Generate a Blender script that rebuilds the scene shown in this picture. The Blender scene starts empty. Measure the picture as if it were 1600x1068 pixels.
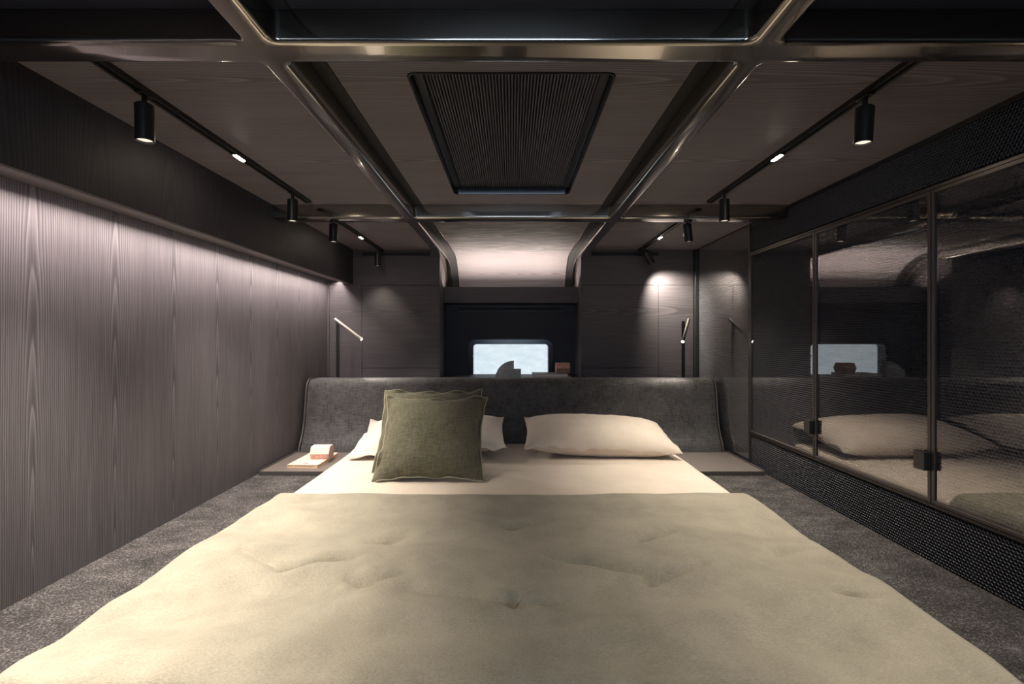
import bpy, bmesh, math, random
import numpy as np
from mathutils import Vector, Matrix, noise as mnoise

scene = bpy.context.scene
COL = scene.collection
random.seed(4)
pi = math.pi

# ------------------------------------------------------------------ camera, world, exposure
CZ = 0.675            # eye height above the carpeted bed platform
F = 755.5             # focal length in pixels of a 1600 wide frame
cam_d = bpy.data.cameras.new('camera')
cam_d.sensor_width = 36.0
cam_d.lens = F / 1600 * 36.0
cam_d.shift_y = -5.0 / 1600
cam_d.clip_start = 0.02
cam = bpy.data.objects.new('camera', cam_d)
cam.location = (0, 0, CZ)
cam.rotation_euler = (pi / 2, 0, 0)
COL.objects.link(cam)
scene.camera = cam

world = bpy.data.worlds.new('world')
scene.world = world
world.use_nodes = True
bg = world.node_tree.nodes['Background']
bg.inputs[0].default_value = (0.60, 0.74, 0.95, 1)
bg.inputs[1].default_value = 0.6

scene.view_settings.view_transform = 'Standard'
scene.view_settings.look = 'None'
scene.view_settings.exposure = 2.0
scene.view_settings.gamma = 1.0
scene.view_settings.use_curve_mapping = False

# light levels, tuned here
SPOT_W = 13.5          # near track spots (watt)
SPOT_COL = (1.0, 0.90, 0.75)
WALL_LED = 52.0        # strip in the valance
COVE_LED = 34.0        # strip in the cove
LENS_E = 0.3
INLINE_E = 60.0
PANE_E = 0.31         # daylit window blind
FRONT_PANE_E = 2.5    # window at the cab end
READ_W = 2.0

ZC = 1.287            # ceiling
XL, XR = -1.268, 1.268
YB = 3.33             # rear wall
YN = 3.66             # back of the window niche
YF = -1.3             # wall behind the camera
SOF = -1.094          # front of the valance on the left wall

# ------------------------------------------------------------------ helpers
def link(o, parent=None):
    COL.objects.link(o)
    if parent is not None:
        o.parent = parent
    return o

def obj(name, bm, m, parent=None, smooth=False, loc=None):
    me = bpy.data.meshes.new(name)
    bmesh.ops.recalc_face_normals(bm, faces=bm.faces)
    bm.to_mesh(me)
    bm.free()
    if smooth:
        me.polygons.foreach_set('use_smooth', [True] * len(me.polygons))
        if smooth == 'auto':
            me.set_sharp_from_angle(angle=math.radians(38))
    me.materials.append(m)
    o = bpy.data.objects.new(name, me)
    if loc:
        o.location = loc
    return link(o, parent)

def thing(name, label, cat, loc=(0, 0, 0), group=None):
    o = bpy.data.objects.new(name, None)
    o.empty_display_size = 0.05
    o.location = loc
    o['label'] = label
    o['category'] = cat
    if group:
        o['group'] = group
    return link(o)

def tag(o, label, cat, group=None):
    o['label'] = label
    o['category'] = cat
    if group:
        o['group'] = group
    return o

def struct(o, label=None):
    o['kind'] = 'structure'
    if label:
        o['label'] = label
    return o

def empty_struct(name):
    o = bpy.data.objects.new(name, None)
    o.empty_display_size = 0.05
    o['kind'] = 'structure'
    return link(o)

def add_box(bm, x0, x1, y0, y1, z0, z1, bev=0.0, seg=2):
    r = bmesh.ops.create_cube(bm, size=1.0)
    vs = r['verts']
    for v in vs:
        v.co.x = x0 if v.co.x < 0 else x1
        v.co.y = y0 if v.co.y < 0 else y1
        v.co.z = z0 if v.co.z < 0 else z1
    if bev > 0:
        es = list({e for v in vs for e in v.link_edges})
        bmesh.ops.bevel(bm, geom=es, offset=bev, segments=seg, affect='EDGES', profile=0.5)
    return bm

def box(x0, x1, y0, y1, z0, z1, bev=0.0, seg=2):
    bm = bmesh.new()
    return add_box(bm, x0, x1, y0, y1, z0, z1, bev, seg)

def add_cyl(bm, p0, p1, r0, r1=None, n=24, caps=True):
    p0, p1 = Vector(p0), Vector(p1)
    d = p1 - p0
    r1 = r0 if r1 is None else r1
    q = d.to_track_quat('Z', 'Y')
    a, b = [], []
    for i in range(n):
        t = 2 * pi * i / n
        u = q @ Vector((math.cos(t), math.sin(t), 0))
        a.append(bm.verts.new(p0 + u * r0))
        b.append(bm.verts.new(p1 + u * r1))
    for i in range(n):
        j = (i + 1) % n
        bm.faces.new((a[i], a[j], b[j], b[i]))
    if caps:
        bm.faces.new(a[::-1])
        bm.faces.new(b)
    return bm

def add_lathe(bm, prof, n=32, cap_a=True, cap_b=True):
    """prof: list of (radius, z)"""
    rings = []
    for r, z in prof:
        rings.append([bm.verts.new((r * math.cos(2 * pi * i / n), r * math.sin(2 * pi * i / n), z)) for i in range(n)])
    for a, b in zip(rings, rings[1:]):
        for i in range(n):
            j = (i + 1) % n
            bm.faces.new((a[i], a[j], b[j], b[i]))
    if cap_a:
        bm.faces.new(rings[0][::-1])
    if cap_b:
        bm.faces.new(rings[-1])
    return bm

def add_tube(bm, pts, r, n=8, closed=False):
    pts = [Vector(p) for p in pts]
    m = len(pts)
    rings = []
    up = Vector((0, 0, 1))
    for i in range(m):
        a = pts[(i - 1) % m] if (closed or i > 0) else pts[i]
        b = pts[(i + 1) % m] if (closed or i < m - 1) else pts[i]
        t = (b - a).normalized()
        s = t.cross(up)
        if s.length < 1e-4:
            s = t.cross(Vector((1, 0, 0)))
        s.normalize()
        w = s.cross(t).normalized()
        rings.append([bm.verts.new(pts[i] + (s * math.cos(2 * pi * k / n) + w * math.sin(2 * pi * k / n)) * r) for k in range(n)])
    rng = range(m) if closed else range(m - 1)
    for i in rng:
        a, b = rings[i], rings[(i + 1) % m]
        for k in range(n):
            l = (k + 1) % n
            bm.faces.new((a[k], a[l], b[l], b[k]))
    if not closed:
        bm.faces.new(rings[0][::-1])
        bm.faces.new(rings[-1])
    return bm

def add_prism(bm, prof, axis, a0, a1):
    """closed 2D profile extruded along an axis; profile coordinates are the two other axes in xyz order"""
    def P(u, v, a):
        return (a, u, v) if axis == 'x' else (u, a, v) if axis == 'y' else (u, v, a)
    A = [bm.verts.new(P(u, v, a0)) for u, v in prof]
    B = [bm.verts.new(P(u, v, a1)) for u, v in prof]
    n = len(prof)
    for i in range(n):
        j = (i + 1) % n
        bm.faces.new((A[i], A[j], B[j], B[i]))
    bm.faces.new(A[::-1])
    bm.faces.new(B)
    return bm

def fillet(poly, r, seg=6):
    """round the corners of a 2D polygon; r a number or one per corner"""
    out = []
    n = len(poly)
    for i in range(n):
        p0, p1, p2 = Vector(poly[i - 1]), Vector(poly[i]), Vector(poly[(i + 1) % n])
        ri = r[i] if isinstance(r, (list, tuple)) else r
        if ri <= 0:
            out.append(tuple(p1))
            continue
        a, b = (p0 - p1).normalized(), (p2 - p1).normalized()
        ang = a.angle(b)
        d = ri / math.tan(ang / 2)
        c = p1 + (a + b).normalized() * (ri / math.sin(ang / 2))
        s, e = p1 + a * d, p1 + b * d
        t0 = math.atan2(s.y - c.y, s.x - c.x)
        t1 = math.atan2(e.y - c.y, e.x - c.x)
        dt = (t1 - t0 + pi) % (2 * pi) - pi
        for k in range(seg + 1):
            t = t0 + dt * k / seg
            out.append((c.x + ri * math.cos(t), c.y + ri * math.sin(t)))
    return out

def rrect(x0, x1, y0, y1, r, seg=6):
    return fillet([(x0, y0), (x1, y0), (x1, y1), (x0, y1)], r, seg)

def plate(name, loops, z0, z1, bev=0.0, res=3):
    """flat plate with holes between z0 and z1, rounded edges; returns a bmesh"""
    cu = bpy.data.curves.new(name, 'CURVE')
    cu.dimensions = '2D'
    cu.fill_mode = 'BOTH'
    cu.extrude = (z1 - z0) / 2 - bev
    cu.bevel_depth = bev
    cu.bevel_resolution = res
    cu.offset = -bev
    for lp in loops:
        s = cu.splines.new('POLY')
        s.points.add(len(lp) - 1)
        for p, (x, y) in zip(s.points, lp):
            p.co = (x, y, 0, 1)
        s.use_cyclic_u = True
    o = bpy.data.objects.new(name, cu)
    COL.objects.link(o)
    dg = bpy.context.evaluated_depsgraph_get()
    me = bpy.data.meshes.new_from_object(o.evaluated_get(dg))
    bm = bmesh.new()
    bm.from_mesh(me)
    bpy.data.objects.remove(o)
    bpy.data.curves.remove(cu)
    bpy.data.meshes.remove(me)
    bmesh.ops.remove_doubles(bm, verts=bm.verts, dist=1e-5)
    bmesh.ops.translate(bm, verts=bm.verts, vec=(0, 0, (z0 + z1) / 2))
    return bm

def cut(bm, x=None, y=None):
    """copy of bm limited to the slabs x=(a,b), y=(a,b)"""
    b = bm.copy()
    for ax, lim in ((0, x), (1, y)):
        if lim is None:
            continue
        for v, s in ((lim[0], -1), (lim[1], 1)):
            co = [0, 0, 0]
            no = [0, 0, 0]
            co[ax] = v
            no[ax] = s
            bmesh.ops.bisect_plane(b, geom=b.verts[:] + b.edges[:] + b.faces[:], plane_co=co, plane_no=no, clear_outer=True)
    return b

def rot_to(d):
    """rotation that turns local -Z to direction d"""
    return Vector(d).to_track_quat('-Z', 'Y').to_euler()

# ------------------------------------------------------------------ materials
class NT:
    def __init__(s, name):
        s.m = bpy.data.materials.new(name)
        s.m.use_nodes = True
        s.t = s.m.node_tree
        s.b = s.t.nodes['Principled BSDF']
        s.out = s.t.nodes['Material Output']
    def n(s, typ, **kw):
        nd = s.t.nodes.new(typ)
        for k, v in kw.items():
            setattr(nd, k, v)
        return nd
    def l(s, a, b):
        s.t.links.new(a, b)
    def val(s, sock, v):
        if hasattr(v, 'is_linked') or hasattr(v, 'node'):
            s.l(v, sock)
        else:
            sock.default_value = v
    def math(s, op, a, b=None, c=None):
        nd = s.n('ShaderNodeMath', operation=op)
        for i, v in enumerate((a, b, c)):
            if v is not None:
                s.val(nd.inputs[i], v)
        return nd.outputs[0]
    def coords(s, which='Object'):
        return s.n('ShaderNodeTexCoord').outputs[which]
    def noise(s, vec, scale, detail=3, rough=0.5, mapping=None):
        if mapping:
            mp = s.n('ShaderNodeMapping')
            mp.inputs['Scale'].default_value = mapping
            s.l(vec, mp.inputs['Vector'])
            vec = mp.outputs[0]
        nd = s.n('ShaderNodeTexNoise')
        nd.inputs['Scale'].default_value = scale
        nd.inputs['Detail'].default_value = detail
        nd.inputs['Roughness'].default_value = rough
        s.l(vec, nd.inputs['Vector'])
        return nd.outputs['Fac']
    def ramp(s, fac, stops):
        nd = s.n('ShaderNodeValToRGB')
        cr = nd.color_ramp
        while len(cr.elements) < len(stops):
            cr.elements.new(0.5)
        for e, (p, c) in zip(cr.elements, stops):
            e.position = p
            e.color = (*c, 1) if len(c) == 3 else c
        s.l(fac, nd.inputs[0])
        return nd.outputs[0]
    def mix(s, f, a, b):
        nd = s.n('ShaderNodeMix', data_type='RGBA')
        s.val(nd.inputs[0], f)
        for i, v in ((6, a), (7, b)):
            if isinstance(v, tuple):
                nd.inputs[i].default_value = (*v, 1)
            else:
                s.l(v, nd.inputs[i])
        return nd.outputs[2]
    def bump(s, h, strength, dist):
        nd = s.n('ShaderNodeBump')
        nd.inputs['Strength'].default_value = strength
        nd.inputs['Distance'].default_value = dist
        s.l(h, nd.inputs['Height'])
        s.l(nd.outputs[0], s.b.inputs['Normal'])
    def set(s, **kw):
        names = dict(col='Base Color', rough='Roughness', metal='Metallic', spec='Specular IOR Level',
                     sheen='Sheen Weight', coat='Coat Weight', ecol='Emission Color', e='Emission Strength')
        for k, v in kw.items():
            i = s.b.inputs[names[k]]
            if isinstance(v, tuple):
                i.default_value = (*v, 1)
            else:
                s.val(i, v)
        return s.m

def plain(name, col, rough=0.5, metal=0.0, spec=0.5, grain=0.0):
    t = NT(name)
    if grain:
        f = t.noise(t.coords(), 60, 3)
        c = t.ramp(f, [(0.3, tuple(x * (1 - grain) for x in col)), (0.7, tuple(min(1, x * (1 + grain)) for x in col))])
        t.set(col=c)
        t.bump(f, 0.15, 0.001)
    else:
        t.set(col=col)
    return t.set(rough=rough, metal=metal, spec=spec)

def emit(name, col, e):
    t = NT(name)
    return t.set(col=(0.02, 0.02, 0.02), ecol=col, e=e)

def wood(name, along, across, period, shift, dark, light, ring=0.0078, slope=0.045, h=0.012, amount=0.75, rough=0.55, zoff=0.0):
    """stained open-grain veneer: slip-matched leaves with cathedral figure down the middle of each"""
    t = NT(name)
    co = t.coords()
    sp = t.n('ShaderNodeSeparateXYZ')
    t.l(co, sp.inputs[0])
    a = sp.outputs['XYZ'.index(along)]
    c = sp.outputs['XYZ'.index(across)]
    def stretch(sa, sc):
        v = [sc, sc, sc]
        v['XYZ'.index(along)] = sa
        return tuple(v)
    wob = t.noise(co, 1.0, 2, mapping=stretch(1.6, 5.0))
    wob2 = t.noise(co, 1.0, 2, mapping=stretch(9.0, 30.0))
    c1 = t.math('ADD', c, t.math('MULTIPLY', t.math('SUBTRACT', wob, 0.5), 0.022))
    c1 = t.math('ADD', c1, t.math('MULTIPLY', t.math('SUBTRACT', wob2, 0.5), 0.004))
    u = t.math('MULTIPLY', t.math('SUBTRACT', t.math('FRACT', t.math('ADD', t.math('DIVIDE', c1, period), shift)), 0.5), period)
    hh = t.math('ADD', t.math('MULTIPLY', t.math('ADD', a, zoff), slope), h)
    hh = t.math('ADD', hh, t.math('MULTIPLY', t.math('SUBTRACT', wob, 0.5), 0.02))
    r = t.math('SQRT', t.math('ADD', t.math('MULTIPLY', u, u), t.math('MULTIPLY', hh, hh)))
    ph = t.math('FRACT', t.math('DIVIDE', r, ring))
    saw = t.math('POWER', ph, 2.2)
    fall = t.math('SUBTRACT', 1.0, t.math('SMOOTH_MIN', t.math('MULTIPLY', t.math('SUBTRACT', ph, 0.86), 7.0), 1.0, 0.1))
    fall = t.math('MINIMUM', fall, 1.0)
    line = t.math('MULTIPLY', saw, fall)
    fib = t.noise(co, 1.0, 4, 0.6, mapping=stretch(6.0, 420.0))
    tone = t.noise(co, 1.0, 3, mapping=stretch(0.8, 9.0))
    f = t.math('ADD', t.math('MULTIPLY', line, amount), t.math('MULTIPLY', t.math('SUBTRACT', fib, 0.35), 0.75))
    f = t.math('ADD', f, t.math('MULTIPLY', t.math('SUBTRACT', tone, 0.5), 0.35))
    colr = t.ramp(f, [(0.0, dark), (0.85, light)])
    t.set(col=colr, rough=rough, spec=0.25)
    t.bump(t.math('ADD', t.math('MULTIPLY', line, 0.5), fib), 0.25, 0.0012)
    return t.m

def fabric(name, cols, weave=500.0, bump=0.4, dist=0.0015, mott=8.0, rough=0.9, sheen=0.2, stretch=(1, 1, 1), detail_amt=0.5, spec=0.2):
    t = NT(name)
    co = t.coords()
    big = t.noise(co, mott, 4, 0.6)
    fine = t.noise(co, weave, 2, 0.6, mapping=stretch)
    f = t.math('ADD', t.math('MULTIPLY', big, 1 - detail_amt), t.math('MULTIPLY', fine, detail_amt))
    t.set(col=t.ramp(f, [(0.32, cols[0]), (0.68, cols[1])]), rough=rough, sheen=sheen, spec=spec)
    t.bump(fine, bump, dist)
    return t.m

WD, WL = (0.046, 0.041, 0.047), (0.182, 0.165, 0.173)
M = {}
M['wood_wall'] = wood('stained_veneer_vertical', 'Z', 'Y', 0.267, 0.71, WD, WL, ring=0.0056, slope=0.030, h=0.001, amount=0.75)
M['wood_soffit'] = wood('stained_veneer_valance_unlit', 'Z', 'Y', 0.267, 0.71, (0.025, 0.023, 0.031), (0.063, 0.057, 0.071), amount=0.35)  # wall veneer darkened so the valance face looks unlit
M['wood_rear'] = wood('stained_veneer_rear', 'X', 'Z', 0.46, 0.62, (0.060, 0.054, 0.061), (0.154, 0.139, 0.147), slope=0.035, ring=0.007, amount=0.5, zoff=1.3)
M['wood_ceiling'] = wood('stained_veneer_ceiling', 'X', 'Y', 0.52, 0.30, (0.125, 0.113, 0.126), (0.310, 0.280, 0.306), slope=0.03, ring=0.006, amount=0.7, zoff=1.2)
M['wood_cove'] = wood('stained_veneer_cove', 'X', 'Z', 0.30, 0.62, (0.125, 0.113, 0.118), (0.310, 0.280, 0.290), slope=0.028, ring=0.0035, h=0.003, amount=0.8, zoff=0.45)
M['wood_under_lit'] = wood('stained_veneer_underside_bounce_lit', 'Y', 'X', 0.30, 0.1, (0.13, 0.115, 0.115), (0.24, 0.215, 0.212), amount=0.3)  # lightened to imitate light bounced up from the bed
M['wood_dark'] = wood('stained_veneer_niche', 'X', 'Z', 0.46, 0.2, (0.034, 0.035, 0.044), (0.072, 0.073, 0.088), slope=0.03, ring=0.007, amount=0.35, zoff=1.2)  # navy tint stands in for window light scattered in the niche
M['black'] = plain('black_powder_coat', (0.012, 0.012, 0.013), 0.38)
M['black_matt'] = plain('black_matt', (0.010, 0.010, 0.012), 0.7)
M['bronze'] = plain('taupe_lacquered_metal', (0.41, 0.38, 0.33), 0.15, 1.0)
bb = M['bronze'].node_tree.nodes['Principled BSDF']
bb.inputs['Coat Weight'].default_value = 1.0
bb.inputs['Coat Roughness'].default_value = 0.04
bb.inputs['Coat IOR'].default_value = 1.7
M['frame_bronze'] = plain('brown_anodised_metal', (0.098, 0.087, 0.088), 0.4, 0.8)
M['gunmetal'] = plain('gunmetal', (0.15, 0.14, 0.13), 0.45, 0.8)
M['steel'] = plain('brushed_nickel', (0.40, 0.375, 0.345), 0.48, 0.7)
M['tray'] = plain('tray_laminate', (0.150, 0.128, 0.120), 0.45, grain=0.12)
M['tray_rim'] = plain('tray_edge', (0.085, 0.076, 0.070), 0.4)
M['mesh'] = plain('black_honeycomb', (0.046, 0.047, 0.055), 0.42, 0.6)
M['mesh_door'] = plain('black_honeycomb_behind_glass', (0.068, 0.068, 0.076), 0.5, 0.1, 0.2)
M['mesh_back'] = plain('dark_backing', (0.006, 0.006, 0.007), 0.6)
M['lens'] = emit('spot_lens', (1.0, 0.86, 0.66), LENS_E)
M['inline'] = emit('inline_led', (1.0, 0.84, 0.62), INLINE_E)
M['wall_led'] = emit('valance_led', (1.0, 0.86, 0.79), WALL_LED)
M['cove_led'] = emit('cove_led', (1.0, 0.86, 0.76), COVE_LED)
M['read_led'] = emit('reading_led', (1.0, 0.85, 0.62), 40.0)

def pane_mat():
    t = NT('daylit_blind')
    co = t.coords()
    f = t.noise(co, 14, 4, 0.6, mapping=(1, 1, 2.2))
    c = t.ramp(f, [(0.3, (0.56, 0.65, 0.71)), (0.72, (0.72, 0.80, 0.85))])
    t.set(col=(0.1, 0.1, 0.1), ecol=c, e=PANE_E, rough=0.6)
    return t.m
M['pane'] = pane_mat()
M['front_pane'] = emit('daylit_front_window', (0.62, 0.78, 1.0), FRONT_PANE_E)

def glass_mat(name, ior, tint):
    t = NT(name)
    fr = t.n('ShaderNodeFresnel')
    fr.inputs['IOR'].default_value = ior
    tr = t.n('ShaderNodeBsdfTransparent')
    tr.inputs[0].default_value = (*tint, 1)
    gl = t.n('ShaderNodeBsdfGlossy')
    gl.inputs['Roughness'].default_value = 0.0
    gl.inputs['Color'].default_value = (1, 0.98, 0.96, 1)
    mx = t.n('ShaderNodeMixShader')
    geo = t.n('ShaderNodeNewGeometry')
    t.l(t.math('MULTIPLY', fr.outputs[0], t.math('SUBTRACT', 1.0, geo.outputs['Backfacing'])), mx.inputs[0])
    t.l(tr.outputs[0], mx.inputs[1])
    t.l(gl.outputs[0], mx.inputs[2])
    t.l(mx.outputs[0], t.out.inputs['Surface'])
    return t.m
M['glass'] = glass_mat('smoked_glass', 2.75, (0.93, 0.93, 0.95))
M['clear_glass'] = glass_mat('clear_glass', 1.45, (0.97, 0.98, 0.98))

def carpet_mat():
    t = NT('charcoal_loop_carpet')
    co = t.coords()
    fine = t.noise(co, 330, 3, 0.7)
    vor = t.n('ShaderNodeTexVoronoi')
    vor.inputs['Scale'].default_value = 210
    t.l(co, vor.inputs['Vector'])
    big = t.noise(co, 7, 3, 0.6, mapping=(1.0, 1.7, 1))
    f = t.math('ADD', t.math('MULTIPLY', fine, 0.7), t.math('MULTIPLY', vor.outputs['Distance'], 0.35))
    f = t.math('ADD', f, t.math('MULTIPLY', t.math('SUBTRACT', big, 0.5), 0.35))
    t.set(col=t.ramp(f, [(0.34, (0.017, 0.0165, 0.0175)), (0.56, (0.086, 0.080, 0.081)), (0.74, (0.225, 0.21, 0.21))]), rough=0.95, spec=0.1)
    t.bump(f, 0.9, 0.006)
    return t.m
M['carpet'] = carpet_mat()
M['duvet'] = fabric('sage_beige_duvet', ((0.262, 0.236, 0.184), (0.435, 0.393, 0.312)), weave=170, bump=0.6, dist=0.004, mott=9, stretch=(1.0, 2.6, 1.0), sheen=0.25)
M['sheet'] = fabric('cream_linen_sheet', ((0.60, 0.51, 0.43), (0.74, 0.65, 0.56)), weave=420, bump=0.25, dist=0.001, mott=5)
M['pillow'] = fabric('oatmeal_linen_pillowcase', ((0.56, 0.48, 0.41), (0.72, 0.63, 0.55)), weave=420, bump=0.3, dist=0.001, mott=6)
M['pillow_white'] = fabric('white_linen_pillowcase', ((0.62, 0.56, 0.51), (0.76, 0.70, 0.64)), weave=420, bump=0.3, dist=0.001, mott=6)
M['piping'] = fabric('sage_piping', ((0.30, 0.28, 0.20), (0.42, 0.39, 0.30)), weave=400, mott=30)

def weave_mat(name, c0, c1, sx, sz, amt=0.5, dist=0.002, spec=0.25, rough=0.85, sheen=0.2, plane='xz'):
    """two crossing yarn noises"""
    t = NT(name)
    co = t.coords()
    a = t.noise(co, 1.0, 3, 0.65, mapping=(sx, sx * 0.1, sz * 0.12) if plane == 'xz' else (sx, sz * 0.12, sx * 0.1))
    b = t.noise(co, 1.0, 3, 0.65, mapping=(sx * 0.12, sx * 0.1, sz) if plane == 'xz' else (sx * 0.12, sz, sx * 0.1))
    big = t.noise(co, 12, 3)
    f = t.math('MULTIPLY', t.math('ADD', a, b), 0.5)
    f = t.math('ADD', t.math('MULTIPLY', f, 0.8), t.math('MULTIPLY', big, 0.2))
    t.set(col=t.ramp(f, [(0.36, c0), (0.64, c1)]), rough=rough, sheen=sheen, spec=spec)
    t.bump(f, amt, dist)
    return t.m
M['olive'] = weave_mat('olive_gauze', (0.074, 0.070, 0.046), (0.200, 0.188, 0.128), 230, 230, 0.8, 0.003, plane='xy')
M['headboard'] = weave_mat('charcoal_boucle', (0.017, 0.0172, 0.019), (0.122, 0.118, 0.122), 210, 210, 0.8, 0.004, spec=0.35, rough=0.62)
M['book_cover'] = plain('pale_pink_paper', (0.80, 0.62, 0.52), 0.6)
M['book_pages'] = plain('page_block', (0.72, 0.52, 0.33), 0.8, grain=0.15)
M['ink'] = plain('grey_ink', (0.20, 0.22, 0.27), 0.6)
M['block_cream'] = plain('cream_block', (0.78, 0.66, 0.56), 0.6)
M['block_pink'] = plain('pink_speckled_block', (0.62, 0.40, 0.34), 0.7, grain=0.2)
M['block_terracotta'] = plain('terracotta_block', (0.48, 0.25, 0.20), 0.7, grain=0.15)
M['stone'] = plain('grey_stone', (0.33, 0.33, 0.34), 0.7, grain=0.15)
M['book_grey'] = plain('grey_book_cover', (0.20, 0.20, 0.21), 0.5)
M['book_tan'] = plain('tan_book_cover', (0.40, 0.32, 0.24), 0.6)
M['paper'] = plain('white_paper', (0.70, 0.68, 0.64), 0.8)
M['blind'] = plain('black_pleated_fabric', (0.135, 0.138, 0.175), 0.6)

# ------------------------------------------------------------------ room shell
struct(obj('floor', box(XL - 0.06, XR + 0.06, YF, YB + 0.02, -0.05, 0.0), M['carpet']))
struct(obj('wall_left', box(XL - 0.05, XL, YF, YB + 0.62, -0.05, ZC + 0.1), M['wood_wall']))

# valance along the left wall with a recessed light strip
val = empty_struct('trim_1')
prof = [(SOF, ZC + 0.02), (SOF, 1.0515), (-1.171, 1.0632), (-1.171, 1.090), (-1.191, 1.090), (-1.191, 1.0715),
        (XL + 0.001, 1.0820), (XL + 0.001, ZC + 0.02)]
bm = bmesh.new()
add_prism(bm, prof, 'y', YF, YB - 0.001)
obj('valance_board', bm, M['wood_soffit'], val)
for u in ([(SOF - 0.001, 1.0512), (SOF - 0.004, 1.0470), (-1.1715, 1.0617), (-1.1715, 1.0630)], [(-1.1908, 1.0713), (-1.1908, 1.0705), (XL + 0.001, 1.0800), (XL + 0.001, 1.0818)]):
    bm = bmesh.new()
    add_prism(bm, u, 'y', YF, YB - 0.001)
    obj('underside_board', bm, M['wood_under_lit'], val)  # separate boards carrying the painted bounce light
obj('light_strip', box(-1.1850, -1.1750, YF + 0.05, YB - 0.03, 1.0750, 1.0840), M['wall_led'], val)

# slim corner strip between left wall and rear wall
struct(obj('trim_2', box(XL + 0.0005, XL + 0.012, YB - 0.012, YB - 0.0005, 0.42, 1.07), M['gunmetal']))

# rear wall: carcass, panels with open joints
rear = empty_struct('wall_rear')
for s, x0, x1 in ((-1, XL, -0.498), (1, 0.476, XR)):
    obj('carcass', box(x0 if s < 0 else 0.4855, x1 if s > 0 else -0.5075, YB + 0.016, YN + 0.26, 0.0, ZC + 0.05), M['mesh_back'], rear)
    if s < 0:
        obj('side_panel', box(-0.5065, -0.498, YB + 0.0, YN + 0.25, 0.30, ZC + 0.05), M['wood_rear'], rear)
        bits = [('upper_panel', XL, -0.5075, 1.0455, ZC + 0.02), ('edge_panel', XL, -1.0340, 0.30, 1.0440),
                ('hatch_panel', -1.0315, -0.5075, 0.4755, 1.0430), ('lower_panel', -1.0315, -0.5075, 0.30, 0.4730)]
        slot = (-1.028, -0.56)
    else:
        obj('side_panel', box(0.476, 0.4845, YB + 0.0, YN + 0.25, 0.30, ZC + 0.05), M['wood_rear'], rear)
        bits = [('upper_panel', 0.4855, 1.2480, 1.0455, ZC + 0.02), ('edge_panel', 1.0105, 1.2480, 0.30, 1.0440),
                ('hatch_panel', 0.4855, 1.0080, 0.4755, 1.0430), ('lower_panel', 0.4855, 1.0080, 0.30, 0.4730)]
        slot = (0.545, 1.010)
    for nm, a, b, z0, z1 in bits:
        obj(nm, box(a, b, YB, YB + 0.015, z0, z1, 0.0008, 1), M['wood_rear'], rear)
    v = thing('air_vent', 'black linear slot vent above the %s rear cupboard hatch' % ('left' if s < 0 else 'right'), 'vent', ((slot[0] + slot[1]) / 2, YB, 1.258), 'slot vents')
    w = (slot[1] - slot[0]) / 2
    bm = bmesh.new()
    add_box(bm, -w, w, -0.004, -0.0002, 0.009, 0.0145)
    add_box(bm, -w, w, -0.004, -0.0002, -0.0145, -0.009)
    add_box(bm, -w, -w + 0.006, -0.004, -0.0002, -0.009, 0.009)
    add_box(bm, w - 0.006, w, -0.004, -0.0002, -0.009, 0.009)
    obj('vent_frame', bm, M['black'], v)
    obj('vent_slot', box(-w + 0.006, w - 0.006, -0.0015, -0.0003, -0.009, 0.009), M['black_matt'], v)

# niche with the rear window
WX0, WX1 = -0.291, 0.271
WZ0, WZ1 = 0.372, 0.632
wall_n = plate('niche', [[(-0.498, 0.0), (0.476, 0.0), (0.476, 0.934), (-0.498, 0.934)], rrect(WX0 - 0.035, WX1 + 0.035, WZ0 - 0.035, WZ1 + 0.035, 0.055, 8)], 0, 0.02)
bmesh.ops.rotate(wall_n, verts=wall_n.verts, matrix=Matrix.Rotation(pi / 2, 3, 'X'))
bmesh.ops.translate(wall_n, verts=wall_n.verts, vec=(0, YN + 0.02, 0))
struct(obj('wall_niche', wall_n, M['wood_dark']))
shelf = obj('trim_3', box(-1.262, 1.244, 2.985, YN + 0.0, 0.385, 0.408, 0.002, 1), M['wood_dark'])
struct(shelf)

fas = empty_struct('trim_4')
obj('fascia_board', box(-0.4975, 0.4755, 3.50, 3.519, 0.9346, 1.0505, 0.001, 1), M['wood_rear'], fas)
obj('trough_board', box(-0.4975, 0.4755, 3.519, YN + 0.16, 0.9346, 0.950), M['wood_dark'], fas)
obj('trough_base', box(-0.4975, 0.4755, 3.519, YN + 0.16, 0.951, 1.026), M['black_matt'], fas)
bm = bmesh.new()
add_prism(bm, [(3.527, 1.0275), (3.550, 1.0275), (3.547, 1.0440), (3.527, 1.0345)], 'x', -0.44, 0.42)
obj('tape_holder', bm, M['black_matt'], fas)
bm = bmesh.new()
add_prism(bm, [(3.5280, 1.0354), (3.5460, 1.0440), (3.5458, 1.0445), (3.5278, 1.0359)], 'x', -0.435, 0.415)
obj('light_strip', bm, M['cove_led'], fas)
v = thing('air_vent', 'black slot vent under the shelf board above the window', 'vent', (-0.01, YN, 0.902), 'slot vents')
obj('vent_frame', box(-0.40, 0.39, -0.004, -0.0002, -0.020, 0.018, 0.001, 1), M['black'], v)
obj('vent_slot', box(-0.394, 0.384, -0.0055, -0.0041, -0.014, 0.012), M['black_matt'], v)

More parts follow.
